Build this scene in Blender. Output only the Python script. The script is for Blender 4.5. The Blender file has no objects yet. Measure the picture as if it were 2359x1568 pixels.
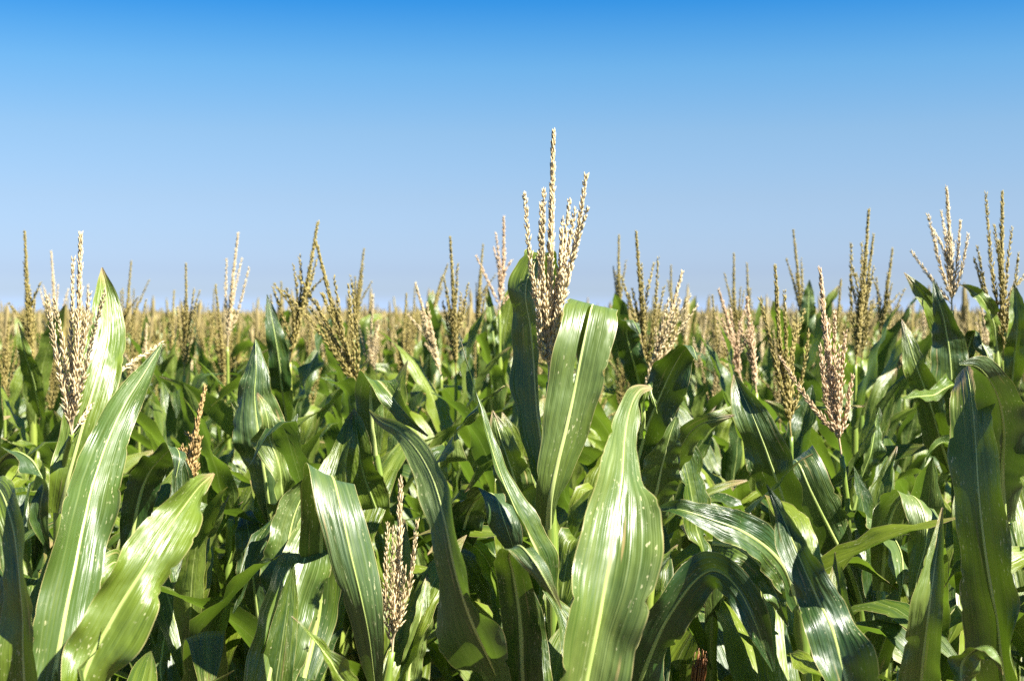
import bpy, math, random
import numpy as np
from mathutils import Vector

S = bpy.context.scene
COL = S.collection
R_ = math.radians

# ------------------------------------------------------------------ camera, sky, sun, exposure
EYE = 2.25
PITCH = R_(1.12)
cam_d = bpy.data.cameras.new("camera")
cam = bpy.data.objects.new("camera", cam_d)
COL.objects.link(cam)
cam.location = (0, 0, EYE)
cam.rotation_euler = (R_(90) - PITCH, 0, 0)
cam_d.sensor_width = 36.0
cam_d.lens = 50.0
cam_d.clip_start = 0.05
cam_d.clip_end = 6000
cam_d.dof.use_dof = True
cam_d.dof.focus_distance = 2.1
cam_d.dof.aperture_fstop = 8.0
S.camera = cam

SUN_EL = R_(50)
SUN_AZ = R_(60)          # to the right of straight behind the camera
sun_dir = Vector((math.sin(SUN_AZ) * math.cos(SUN_EL), -math.cos(SUN_AZ) * math.cos(SUN_EL), math.sin(SUN_EL)))
W = bpy.data.worlds.new("World")
S.world = W
W.use_nodes = True
wt = W.node_tree
wt.nodes.clear()
wo = wt.nodes.new("ShaderNodeOutputWorld")
bg = wt.nodes.new("ShaderNodeBackground")
sky = wt.nodes.new("ShaderNodeTexSky")
sky.sky_type = 'NISHITA'
sky.sun_disc = False
sky.sun_elevation = SUN_EL
sky.sun_rotation = math.atan2(sun_dir.x, sun_dir.y)
sky.altitude = 100
sky.air_density = 1.0
sky.dust_density = 1.0
sky.ozone_density = 1.5
bg.inputs['Strength'].default_value = 0.056
# clear-day tint of the air by elevation (deep blue above, pale near the horizon)
tc = wt.nodes.new("ShaderNodeTexCoord")
sp = wt.nodes.new("ShaderNodeSeparateXYZ")
rampn = wt.nodes.new("ShaderNodeValToRGB")
mul = wt.nodes.new("ShaderNodeMix")
mul.data_type = 'RGBA'
mul.blend_type = 'MULTIPLY'
mul.inputs[0].default_value = 1.0
SKY_RAMP = [(0.0, (0.821, 1.103, 1.938)), (0.0027, (0.821, 1.103, 1.938)), (0.0131, (0.59, 0.744, 1.17)), (0.0285, (0.491, 0.608, 0.979)), (0.0509, (0.483, 0.58, 0.855)), (0.0788, (0.487, 0.569, 0.76)), (0.1242, (0.452, 0.586, 0.73)), (0.1689, (0.303, 0.575, 0.766)), (0.1915, (0.192, 0.515, 0.77)), (0.2137, (0.085, 0.44, 0.773)), (0.32, (0.081, 0.387, 0.719)), (1.0, (0.08, 0.175, 0.285))]
cr = rampn.color_ramp
cr.elements[0].position = SKY_RAMP[0][0]
cr.elements[0].color = (*SKY_RAMP[0][1], 1)
cr.elements[1].position = SKY_RAMP[-1][0]
cr.elements[1].color = (*SKY_RAMP[-1][1], 1)
for p_, c_ in SKY_RAMP[1:-1]:
    e_ = cr.elements.new(p_)
    e_.color = (*c_, 1)
wt.links.new(tc.outputs['Generated'], sp.inputs[0])
wt.links.new(sp.outputs['Z'], rampn.inputs[0])
wt.links.new(sky.outputs[0], mul.inputs[6])
wt.links.new(rampn.outputs[0], mul.inputs[7])
wt.links.new(mul.outputs[2], bg.inputs['Color'])
wt.links.new(bg.outputs[0], wo.inputs[0])

sl = bpy.data.lights.new("sun", 'SUN')
sl.energy = 5.0
sl.angle = R_(0.53)
sl.color = (1.0, 0.95, 0.86)
so = bpy.data.objects.new("sun", sl)
COL.objects.link(so)
so.rotation_euler = sun_dir.to_track_quat('Z', 'Y').to_euler()

S.view_settings.view_transform = 'Standard'
S.view_settings.look = 'None'
S.view_settings.exposure = 1.9
S.view_settings.gamma = 1
S.render.film_transparent = False
S.cycles.use_denoising = False
S.cycles.max_bounces = 8
S.cycles.diffuse_bounces = 2
S.cycles.transmission_bounces = 4
S.cycles.sample_clamp_indirect = 6

# ------------------------------------------------------------------ helpers
F_PX = 2358 * 50 / 36
CX, CY = 1179.0, 784.0
_cp, _sp = math.cos(PITCH), math.sin(PITCH)
FWD = np.array((0, _cp, -_sp))
UPV = np.array((0, _sp, _cp))
RGT = np.array((1.0, 0, 0))
CAM = np.array((0, 0, EYE))


def at(x, y, d):
    """A point of the field that stands d metres in front of the camera where the photograph shows (x, y)."""
    return CAM + d * (FWD + RGT * (x - CX) / F_PX - UPV * (y - CY) / F_PX)


def lerp_list(v, t):
    v = np.atleast_1d(np.array(v, float))
    if len(v) == 1:
        return np.full(len(t), v[0])
    return np.interp(t, np.linspace(0, 1, len(v)), v)


def spline(pts, n):
    """Catmull-Rom through the points, resampled to n points of equal spacing."""
    P = np.array(pts, float)
    if len(P) == 2:
        return P[0] + (P[1] - P[0]) * np.linspace(0, 1, n)[:, None]
    Q = np.vstack([2 * P[0] - P[1], P, 2 * P[-1] - P[-2]])
    out = []
    m = 24
    for i in range(1, len(Q) - 2):
        t = np.linspace(0, 1, m, endpoint=False)[:, None]
        p0, p1, p2, p3 = Q[i - 1], Q[i], Q[i + 1], Q[i + 2]
        out.append(0.5 * (2 * p1 + (p2 - p0) * t + (2 * p0 - 5 * p1 + 4 * p2 - p3) * t ** 2 + (3 * p1 - p0 - 3 * p2 + p3) * t ** 3))
    C = np.vstack(out + [P[-1][None]])
    L = np.concatenate([[0], np.cumsum(np.linalg.norm(np.diff(C, axis=0), axis=1))])
    s = np.linspace(0, L[-1], n)
    return np.stack([np.interp(s, L, C[:, k]) for k in range(3)], 1)


def unit(a):
    return a / np.maximum(np.linalg.norm(a, axis=-1, keepdims=True), 1e-9)


def tangents(P):
    return unit(np.gradient(P, axis=0))


class MB:
    """Collects vertices, faces (tri / quad) and UVs, then links ONE mesh object."""

    def __init__(self):
        self.v, self.uv, self.q, self.t, self.n = [], [], [], [], 0

    def add(self, v, uv, q=None, t=None):
        self.v.append(np.asarray(v, float).reshape(-1, 3))
        self.uv.append(np.asarray(uv, float).reshape(-1, 2))
        if q is not None and len(q):
            self.q.append(np.asarray(q, int) + self.n)
        if t is not None and len(t):
            self.t.append(np.asarray(t, int) + self.n)
        self.n += len(self.v[-1])

    def mesh(self, name, mat, origin=None):
        v = np.vstack(self.v)
        uv = np.vstack(self.uv)
        if origin is not None:
            v = v - np.asarray(origin)
        q = np.vstack(self.q) if self.q else np.zeros((0, 4), int)
        t = np.vstack(self.t) if self.t else np.zeros((0, 3), int)
        me = bpy.data.meshes.new(name)
        me.vertices.add(len(v))
        me.vertices.foreach_set("co", v.ravel().astype(np.float32))
        loops = np.concatenate([q.ravel(), t.ravel()])
        me.loops.add(len(loops))
        me.loops.foreach_set("vertex_index", loops.astype(np.int32))
        npoly = len(q) + len(t)
        me.polygons.add(npoly)
        ls = np.concatenate([np.arange(len(q)) * 4, len(q) * 4 + np.arange(len(t)) * 3])
        me.polygons.foreach_set("loop_start", ls.astype(np.int32))
        me.polygons.foreach_set("use_smooth", np.ones(npoly, bool))
        ul = me.uv_layers.new(name="UVMap")
        ul.data.foreach_set("uv", uv[loops].ravel().astype(np.float32))
        me.materials.append(mat)
        me.update(calc_edges=True)
        return me


def link(name, me, parent=None, loc=None):
    o = bpy.data.objects.new(name, me)
    COL.objects.link(o)
    if parent is not None:
        o.parent = parent
    if loc is not None:
        o.location = loc
    return o


def grid_quads(nv, nu):
    i, j = np.meshgrid(np.arange(nv - 1), np.arange(nu - 1), indexing='ij')
    a = (i * nu + j).ravel()
    return np.stack([a, a + 1, a + nu + 1, a + nu], 1)


# ------------------------------------------------------------------ materials
def new_mat(name):
    m = bpy.data.materials.new(name)
    m.use_nodes = True
    nt = m.node_tree
    nt.nodes.clear()
    return m, nt


class NT:
    def __init__(self, nt):
        self.nt = nt

    def n(self, typ, **kw):
        nd = self.nt.nodes.new(typ)
        for k, v in kw.items():
            setattr(nd, k, v)
        return nd

    def l(self, a, b):
        self.nt.links.new(a, b)

    def setin(self, sock, v):
        if hasattr(v, 'is_linked') or hasattr(v, 'links'):
            self.l(v, sock)
        else:
            sock.default_value = v

    def math(self, op, a, b=None, c=None, clamp=False):
        nd = self.n('ShaderNodeMath', operation=op)
        nd.use_clamp = clamp
        self.setin(nd.inputs[0], a)
        if b is not None:
            self.setin(nd.inputs[1], b)
        if c is not None:
            self.setin(nd.inputs[2], c)
        return nd.outputs[0]

    def mix(self, f, a, b):
        nd = self.n('ShaderNodeMix', data_type='RGBA')
        self.setin(nd.inputs[0], f)
        for s, v in ((nd.inputs[6], a), (nd.inputs[7], b)):
            if isinstance(v, tuple):
                s.default_value = (*v, 1)
            else:
                self.l(v, s)
        return nd.outputs[2]

    def noise(self, vec, scale, detail=2, rough=0.5):
        nd = self.n('ShaderNodeTexNoise')
        nd.inputs['Scale'].default_value = scale
        nd.inputs['Detail'].default_value = detail
        nd.inputs['Roughness'].default_value = rough
        if vec is not None:
            self.l(vec, nd.inputs['Vector'])
        return nd.outputs['Fac']

    def smooth(self, x, lo, hi):
        nd = self.n('ShaderNodeMapRange', interpolation_type='SMOOTHSTEP')
        self.setin(nd.inputs[0], x)
        nd.inputs[1].default_value = lo
        nd.inputs[2].default_value = hi
        return nd.outputs[0]


def leaf_material(name, dark, light, rib=(0.36, 0.42, 0.13), brown=0.35, gloss=0.33, trans=0.25, streak=0.25):
    m, nt = new_mat(name)
    k = NT(nt)
    uvn = k.n('ShaderNodeUVMap')
    sep = k.n('ShaderNodeSeparateXYZ')
    k.l(uvn.outputs[0], sep.inputs[0])
    u, v = sep.outputs[0], sep.outputs[1]
    oi = k.n('ShaderNodeObjectInfo')
    rnd = oi.outputs['Random']
    off = k.math('MULTIPLY', rnd, 57.0)

    def coords(su, sv):
        cb = k.n('ShaderNodeCombineXYZ')
        k.l(k.math('MULTIPLY', u, su), cb.inputs[0])
        k.l(k.math('MULTIPLY', v, sv), cb.inputs[1])
        k.l(off, cb.inputs[2])
        return cb.outputs[0]
    fine = k.noise(coords(70, 1.2), 1.0, 1)
    mid = k.noise(coords(18, 0.9), 1.0, 2)
    patch = k.noise(coords(3.0, 4.0), 1.0, 3)
    geo = k.n('ShaderNodeNewGeometry')
    # base greens
    f1 = k.math('ADD', k.math('MULTIPLY', fine, 0.45), k.math('MULTIPLY', patch, 0.55))
    f1 = k.math('ADD', f1, k.math('MULTIPLY', k.math('SUBTRACT', rnd, 0.5), 0.35))
    base = k.mix(k.smooth(f1, 0.28, 0.72), dark, light)
    # pale streaks between the veins
    st = k.math('MULTIPLY', k.smooth(mid, 0.58, 0.78), streak)
    base = k.mix(st, base, (0.22, 0.27, 0.09))
    # underside greyer
    base = k.mix(k.math('MULTIPLY', geo.outputs['Backfacing'], 0.25), base, (0.085, 0.13, 0.06))
    # feeding marks / specks
    cbs = coords(34, 60)
    sp_ = k.noise(cbs, 1.0, 2)
    pn = k.noise(coords(4, 5), 1.0, 1)
    spk = k.math('MULTIPLY', k.smooth(sp_, 0.64, 0.70), k.smooth(pn, 0.47, 0.62))
    base = k.mix(k.math('MULTIPLY', spk, 0.8), base, (0.50, 0.48, 0.26))
    # midrib
    du = k.math('ABSOLUTE', k.math('SUBTRACT', u, 0.5))
    ribw = k.math('MULTIPLY_ADD', v, -0.026, 0.036)
    ribf = k.math('SUBTRACT', 1.0, k.smooth(k.math('DIVIDE', du, ribw), 0.55, 1.1))
    ribf = k.math('MULTIPLY', ribf, k.math('MULTIPLY_ADD', v, -0.6, 0.85))
    base = k.mix(ribf, base, rib)
    # margins: thin straw edge
    ed = k.smooth(du, 0.484, 0.497)
    base = k.mix(k.math('MULTIPLY', ed, 0.75), base, (0.42, 0.36, 0.14))
    # dry tips and torn dry streaks
    tipn = k.math('ADD', v, k.math('MULTIPLY', k.math('SUBTRACT', mid, 0.5), 0.35))
    tipf = k.math('MULTIPLY', k.smooth(tipn, 0.90, 1.02), k.smooth(rnd, 0.30, 0.40))
    base = k.mix(k.math('MULTIPLY', tipf, 0.9), base, (0.36, 0.24, 0.12))
    drn = k.noise(coords(10, 3.0), 1.0, 3)
    dr = k.math('MULTIPLY', k.smooth(drn, 0.665, 0.73), brown)
    base = k.mix(dr, base, (0.40, 0.28, 0.12))
    # veins as relief plus soft buckles
    hgt = k.math('ADD', k.math('MULTIPLY', fine, 0.16), k.math('MULTIPLY', mid, 0.8))
    hgt = k.math('ADD', hgt, k.math('MULTIPLY', k.noise(coords(4, 9), 1.0, 2), 2.2))
    bp = k.n('ShaderNodeBump')
    bp.inputs['Strength'].default_value = 0.6
    bp.inputs['Distance'].default_value = 0.004
    k.l(hgt, bp.inputs['Height'])
    pr = k.n('ShaderNodeBsdfPrincipled')
    k.l(base, pr.inputs['Base Color'])
    rg = k.math('ADD', k.math('MULTIPLY', patch, 0.18), k.math('MULTIPLY_ADD', k.math('SUBTRACT', mid, 0.5), 0.30, gloss))
    k.l(rg, pr.inputs['Roughness'])
    pr.inputs['IOR'].default_value = 1.62
    k.l(bp.outputs[0], pr.inputs['Normal'])
    tr = k.n('ShaderNodeBsdfTranslucent')
    tcx = k.mix(0.6, base, (0.17, 0.30, 0.012))
    k.l(tcx, tr.inputs['Color'])
    ms = k.n('ShaderNodeMixShader')
    ms.inputs[0].default_value = trans
    k.l(pr.outputs[0], ms.inputs[1])
    k.l(tr.outputs[0], ms.inputs[2])
    out = k.n('ShaderNodeOutputMaterial')
    k.l(ms.outputs[0], out.inputs[0])
    return m


def stalk_material(name, c1, c2):
    m, nt = new_mat(name)
    k = NT(nt)
    uvn = k.n('ShaderNodeUVMap')
    mp = k.n('ShaderNodeMapping')
    mp.inputs['Scale'].default_value = (14, 2.0, 1)
    k.l(uvn.outputs[0], mp.inputs[0])
    f = k.noise(mp.outputs[0], 1.0, 3)
    oi = k.n('ShaderNodeObjectInfo')
    f = k.math('ADD', f, k.math('MULTIPLY', k.math('SUBTRACT', oi.outputs['Random'], 0.5), 0.3))
    base = k.mix(k.smooth(f, 0.3, 0.7), c1, c2)
    pr = k.n('ShaderNodeBsdfPrincipled')
    k.l(base, pr.inputs['Base Color'])
    pr.inputs['Roughness'].default_value = 0.38
    bp = k.n('ShaderNodeBump')
    bp.inputs['Strength'].default_value = 0.25
    bp.inputs['Distance'].default_value = 0.002
    k.l(f, bp.inputs['Height'])
    k.l(bp.outputs[0], pr.inputs['Normal'])
    out = k.n('ShaderNodeOutputMaterial')
    k.l(pr.outputs[0], out.inputs[0])
    return m


def tassel_material(name, c1, c2, c3):
    m, nt = new_mat(name)
    k = NT(nt)
    geo = k.n('ShaderNodeNewGeometry')
    oi = k.n('ShaderNodeObjectInfo')
    ri = geo.outputs['Random Per Island']
    base = k.mix(k.smooth(ri, 0.1, 0.9), c1, c2)
    r2 = k.math('FRACT', k.math('MULTIPLY', ri, 17.31))
    base = k.mix(k.math('MULTIPLY', k.smooth(r2, 0.7, 1.0), 0.45), base, c3)
    tcn = k.n('ShaderNodeTexCoord')
    f = k.noise(tcn.outputs['Object'], 260, 2)
    base = k.mix(k.math('MULTIPLY', k.smooth(f, 0.45, 0.75), 0.22), base, c3)
    pr = k.n('ShaderNodeBsdfPrincipled')
    k.l(base, pr.inputs['Base Color'])
    pr.inputs['Roughness'].default_value = 0.55
    tr = k.n('ShaderNodeBsdfTranslucent')
    k.l(base, tr.inputs['Color'])
    ms = k.n('ShaderNodeMixShader')
    ms.inputs[0].default_value = 0.15
    k.l(pr.outputs[0], ms.inputs[1])
    k.l(tr.outputs[0], ms.inputs[2])
    out = k.n('ShaderNodeOutputMaterial')
    k.l(ms.outputs[0], out.inputs[0])
    return m


def soil_material():
    m, nt = new_mat("soil")
    k = NT(nt)
    tcn = k.n('ShaderNodeTexCoord')
    f = k.noise(tcn.outputs['Object'], 2.5, 8, 0.65)
    g = k.noise(tcn.outputs['Object'], 34, 5, 0.6)
    base = k.mix(k.smooth(f, 0.3, 0.7), (0.075, 0.05, 0.03), (0.14, 0.10, 0.062))
    base = k.mix(k.math('MULTIPLY', k.smooth(g, 0.55, 0.75), 0.5), base, (0.24, 0.19, 0.10))
    pr = k.n('ShaderNodeBsdfPrincipled')
    k.l(base, pr.inputs['Base Color'])
    pr.inputs['Roughness'].default_value = 0.95
    bp = k.n('ShaderNodeBump')
    bp.inputs['Distance'].default_value = 0.05
    k.l(g, bp.inputs['Height'])
    k.l(bp.outputs[0], pr.inputs['Normal'])
    out = k.n('ShaderNodeOutputMaterial')
    k.l(pr.outputs[0], out.inputs[0])
    return m


M_LEAF = leaf_material("leaf_green", (0.024, 0.058, 0.007), (0.155, 0.205, 0.013), trans=0.32)
M_LEAF_HERO = leaf_material("leaf_front", (0.018, 0.049, 0.007), (0.104, 0.152, 0.011), gloss=0.33, brown=0.5, streak=0.2, trans=0.13)
M_LEAF_PALE = leaf_material("leaf_pale", (0.055, 0.098, 0.014), (0.130, 0.175, 0.032), gloss=0.33, brown=0.6, streak=0.45, trans=0.16)
M_LEAF_DRY = leaf_material("leaf_drying", (0.030, 0.062, 0.016), (0.085, 0.125, 0.030), gloss=0.36, brown=1.0, streak=0.45)
M_LEAF_YEL = leaf_material("leaf_yellowing", (0.10, 0.17, 0.015), (0.20, 0.27, 0.03), gloss=0.36, trans=0.5)
M_RIB = stalk_material("midrib", (0.26, 0.34, 0.08), (0.42, 0.48, 0.17))
M_STALK = stalk_material("stalk", (0.12, 0.19, 0.028), (0.25, 0.29, 0.05))
M_T_CREAM = tassel_material("tassel_cream", (0.50, 0.38, 0.20), (0.66, 0.54, 0.32), (0.36, 0.29, 0.09))
M_T_OLIVE = tassel_material("tassel_olive", (0.215, 0.172, 0.036), (0.36, 0.285, 0.09), (0.15, 0.135, 0.02))
M_T_PINK = tassel_material("tassel_pink", (0.50, 0.34, 0.19), (0.62, 0.46, 0.28), (0.36, 0.25, 0.10))
M_T_FAR = tassel_material("tassel_tan", (0.26, 0.198, 0.068), (0.38, 0.295, 0.12), (0.18, 0.148, 0.042))
M_T_BROWN = tassel_material("tassel_brown", (0.34, 0.22, 0.075), (0.45, 0.31, 0.12), (0.22, 0.14, 0.045))
M_SILK = tassel_material("silk_brown", (0.22, 0.085, 0.022), (0.32, 0.14, 0.035), (0.10, 0.035, 0.012))
TM = {'cream': M_T_CREAM, 'olive': M_T_OLIVE, 'pink': M_T_PINK, 'brown': M_T_BROWN}
LM = {'g': M_LEAF_HERO, 'p': M_LEAF_PALE, 'd': M_LEAF_DRY, 'y': M_LEAF_YEL, 'm': M_LEAF}


# ------------------------------------------------------------------ parts of a corn plant
DEF_PROF = [0.5, 0.82, 0.97, 1.0, 0.95, 0.82, 0.55, 0.03]


def leaf_into(mb, P, Nrm, width, phi, rng, ruffle=0.010, nu=9, rib=None, notch=0.0, buckle=0.5, slit=None):
    """A blade along P: curled cross-section of angle phi, wavy margins; optional raised midrib into rib."""
    n = len(P)
    T = tangents(P)
    Nn = unit(Nrm - T * (Nrm * T).sum(1, keepdims=True))
    B = np.cross(T, Nn)
    L = np.concatenate([[0], np.cumsum(np.linalg.norm(np.diff(P, axis=0), axis=1))])
    s = L / max(L[-1], 1e-6)
    u = np.linspace(0, 1, nu)
    uu = np.sign(u - 0.5) * np.abs(2 * u - 1) ** 0.85 / 2 + 0.5
    uu = np.repeat(uu[None, :], n, 0)
    if slit:
        gap = np.sqrt(np.clip(np.sin(np.pi * np.clip((s - slit[1]) / (slit[2] - slit[1]), 0, 1)), 0, 1))
        uu[:, slit[0] + 1] = np.where(gap > 0, uu[:, slit[0]] + 0.012 + slit[3] * gap, uu[:, slit[0] + 1])
    s2 = s[:, None]
    nv_notch = 9 if n > 60 else (3 if n > 15 else 0)
    phi = np.maximum(phi, 0.05)[:, None]
    wl = width[:, None] * np.ones((1, nu))
    # uneven margins, small tears
    edge = np.abs(2 * uu - 1)
    k1, k2, k3 = rng.uniform(0.8, 1.6), rng.uniform(2.0, 3.4), rng.uniform(5, 8)
    side = np.sign(np.linspace(-1, 1, nu).round(6))[None, :]
    ph = [rng.uniform(0, 6.28) for _ in range(8)]
    jit = 1 + edge * (0.04 * np.sin(17 * s2 + ph[0] + side) + 0.025 * np.sin(41 * s2 + ph[1] + 2 * side))
    for _ in range(int(nv_notch)):
        s0, sd, dp = rng.uniform(0.12, 0.97), rng.choice((-1, 1)), rng.uniform(0.03, 0.16)
        jit = jit - dp * edge ** 7 * np.exp(-((s2 - s0) / rng.uniform(0.004, 0.014)) ** 2) * (side == sd)
    if notch:
        jit = jit - notch * edge ** 2 * np.exp(-((s2 - 0.90) / 0.045) ** 2) * (side > 0)
    a = (uu - 0.5) * phi
    Rr = wl / phi * jit
    ox = Rr * np.sin(a)
    oz = Rr * (1 - np.cos(a))
    amp = ruffle * np.clip(width / max(width.max(), 1e-6), 0.1, 1)[:, None] * np.clip(s * 6, 0, 1)[:, None]
    wave = (np.sin(6.28 * k2 * s2 + ph[1] + side * ph[2]) * 0.8 + np.sin(6.28 * k3 * s2 + ph[3] + side * ph[4]) * 0.35)
    oz = oz + amp * edge ** 2.2 * wave
    # slow buckles over the blade, uneven halves and the channel along the midrib
    for _ in range(11):
        s0, wd_ = rng.uniform(0.02, 1.0), rng.uniform(0.025, 0.10)
        aL, aR = rng.gauss(0, 1), rng.gauss(0, 1)
        g = np.exp(-((s[:, None] - s0 - 0.05 * rng.uniform(-1, 1) * (2 * uu - 1)) / wd_) ** 2)
        oz = oz + buckle * amp * (wd_ / 0.06) * g * np.where(side > 0, aR, aL) * (0.25 * (1 - edge) + edge)
    oz = oz + (np.abs(uu - 0.5) * wl) * (0.28 * np.sin(4.4 * s[:, None] + ph[2]) + side * 0.22 * np.sin(5.2 * s[:, None] + ph[4]))
    oz = oz + 0.35 * amp * np.sin(6.28 * k1 * s[:, None] + ph[5] + 2.0 * uu)
    oz = oz - 0.0016 * np.exp(-((2 * uu - 1) / 0.14) ** 2)
    V = P[:, None, :] + B[:, None, :] * ox[..., None] + Nn[:, None, :] * oz[..., None]
    UV = np.stack([uu, np.broadcast_to(s[:, None], (n, nu))], -1)
    qd = grid_quads(n, nu)
    if slit:
        ii, jj = qd[:, 0] // nu, qd[:, 0] % nu
        qd = qd[~((jj == slit[0]) & (ii > slit[1] * n) & (ii < slit[2] * n))]
    mb.add(V, UV, qd)
    if rib is not None:
        c = V[:, nu // 2, :]
        rw = np.interp(s, [0, 0.15, 0.5, 0.8, 1], [0.0048, 0.0038, 0.0022, 0.0009, 0.0004])
        m = 6
        an = np.arange(m) * 2 * math.pi / m
        ring = c[:, None, :] + B[:, None, :] * (rw[:, None] * np.cos(an))[..., None] + Nn[:, None, :] * (0.42 * rw[:, None] * np.sin(an) + 0.0001)[..., None]
        i, j = np.meshgrid(np.arange(n - 1), np.arange(m), indexing='ij')
        a0 = (i * m + j).ravel()
        a1 = (i * m + (j + 1) % m).ravel()
        UVr = np.stack([np.broadcast_to((np.arange(m) / m)[None, :], (n, m)), np.broadcast_to(s[:, None] * 3, (n, m))], -1)
        rib.add(ring, UVr, np.stack([a0, a1, a1 + m, a0 + m], 1))


def tube_into(mb, P, rad, m=8, uvs=1.0, cap=True):
    n = len(P)
    T = tangents(P)
    ref = np.array((0.0, 1.0, 0.13))
    B = unit(np.cross(T, ref))
    N = np.cross(B, T)
    an = np.arange(m) * 2 * math.pi / m
    rad = np.broadcast_to(np.asarray(rad, float), (n,))
    V = P[:, None, :] + (B[:, None, :] * np.cos(an)[None, :, None] + N[:, None, :] * np.sin(an)[None, :, None]) * rad[:, None, None]
    L = np.concatenate([[0], np.cumsum(np.linalg.norm(np.diff(P, axis=0), axis=1))]) * uvs
    UV = np.stack([np.broadcast_to((np.abs(np.arange(m) / m * 2 - 1))[None, :], (n, m)), np.broadcast_to(L[:, None], (n, m))], -1)
    i, j = np.meshgrid(np.arange(n - 1), np.arange(m), indexing='ij')
    a0 = (i * m + j).ravel()
    a1 = (i * m + (j + 1) % m).ravel()
    q = np.stack([a0, a1, a1 + m, a0 + m], 1)
    V = V.reshape(-1, 3)
    UV = UV.reshape(-1, 2)
    if cap:
        V = np.vstack([V, P[-1][None]])
        UV = np.vstack([UV, [[0, L[-1]]]])
        b = (n - 1) * m
        mb.add(V, UV, q, [(b + k, b + (k + 1) % m, n * m) for k in range(m)])
    else:
        mb.add(V, UV, q)


def stalk_mesh(name, pts, collars, r0=0.013, r1=0.0042, origin=(0, 0, 0), m=10):
    """Stalk with sheaths: swells a little below each collar, a pale node step there."""
    P = spline(pts, 90)
    L = np.concatenate([[0], np.cumsum(np.linalg.norm(np.diff(P, axis=0), axis=1))])
    s = L / L[-1]
    r = np.interp(s, [0, 0.55, 0.85, 1], [r0, r0 * 0.85, (r0 + r1) * 0.48, r1])
    for cz in collars:
        d = P[:, 2] - cz
        r = r + np.where((d < 0.004) & (d > -0.14), 0.0016 + 0.0014 * np.clip((d + 0.14) / 0.14, 0, 1), 0)
        r = r + 0.0018 * np.exp(-(d / 0.006) ** 2)
    mb = MB()
    tube_into(mb, P, r, m)
    return mb.mesh(name, M_STALK, origin)


def spikelets_into(mb, axis, rng, rows, step, ln, wd, start=0.0, taper=0.35, spread=0.42):
    """Spindle-shaped spikelets set along an axis, tips pointing upwards."""
    n = len(axis)
    L = np.concatenate([[0], np.cumsum(np.linalg.norm(np.diff(axis, axis=0), axis=1))])
    tot = L[-1]
    T = tangents(axis)
    ss = np.arange(start * tot, tot + ln * 0.1, step)
    base, dirs, lens, wids = [], [], [], []
    for k, s in enumerate(ss):
        c = np.array([np.interp(s, L, axis[:, i]) for i in range(3)])
        t = unit(np.array([np.interp(s, L, T[:, i]) for i in range(3)]))
        ref = np.array((0.31, 0.9, 0.2))
        b = unit(np.cross(t, ref))
        w = np.cross(b, t)
        sc = 1.0 - taper * (s / tot) ** 2
        for r in range(rows):
            a = 2 * math.pi * r / rows + k * (math.pi / rows if rows > 2 else 0.55) + rng.uniform(-0.35, 0.35)
            o = b * math.cos(a) + w * math.sin(a)
            sp = spread * rng.uniform(0.35, 1.6) * sc
            dv = unit(t + o * sp)
            base.append(c + o * 0.0012 + t * rng.uniform(-0.4, 0.4) * step)
            dirs.append(dv)
            lens.append(ln * sc * rng.uniform(0.65, 1.2))
            wids.append(wd * sc * rng.uniform(0.8, 1.2))
    base, dirs = np.array(base), np.array(dirs)
    lens, wids = np.array(lens)[:, None], np.array(wids)[:, None]
    ref = np.array((0.2, 0.1, 0.97))
    X = unit(np.cross(dirs, ref) + 1e-5)
    Y = np.cross(X, dirs)
    vs = [base]
    for f, g in ((0.24, 0.95), (0.56, 0.8)):
        for k in range(4):
            ca, sa = math.cos(k * math.pi / 2), math.sin(k * math.pi / 2)
            vs.append(base + dirs * lens * f + (X * ca + Y * sa) * wids * 0.5 * g)
    vs.append(base + dirs * lens)
    V = np.stack(vs, 1)
    m = len(base)
    off = (np.arange(m) * 10)[:, None]
    tri, quad = [], []
    for k in range(4):
        k2 = (k + 1) % 4
        tri.append(off + np.array([[0, 1 + k2, 1 + k]]))
        tri.append(off + np.array([[9, 5 + k, 5 + k2]]))
        quad.append(off + np.array([[1 + k, 1 + k2, 5 + k2, 5 + k]]))
    mb.add(V, np.zeros((m * 10, 2)), np.vstack(quad), np.vstack(tri))


def branch_mesh(name, axis, mat, rng, main=False, lod=1.0, origin=(0, 0, 0), mb=None, thick=1.0):
    own = mb is None
    if own:
        mb = MB()
    n = 14
    rad = np.linspace(0.0019 if main else 0.0011, 0.0006, len(axis))
    tube_into(mb, axis, rad, 5)
    if main:
        spikelets_into(mb, axis, rng, 6, 0.0050 / lod, 0.0165, 0.0042 * thick, 0.10, 0.40, 0.36)
    else:
        spikelets_into(mb, axis, rng, 3, 0.0070 / lod, 0.0152, 0.0041 * thick, 0.08, 0.35, 0.36)
    return mb.mesh(name, mat, origin) if own else None


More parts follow.
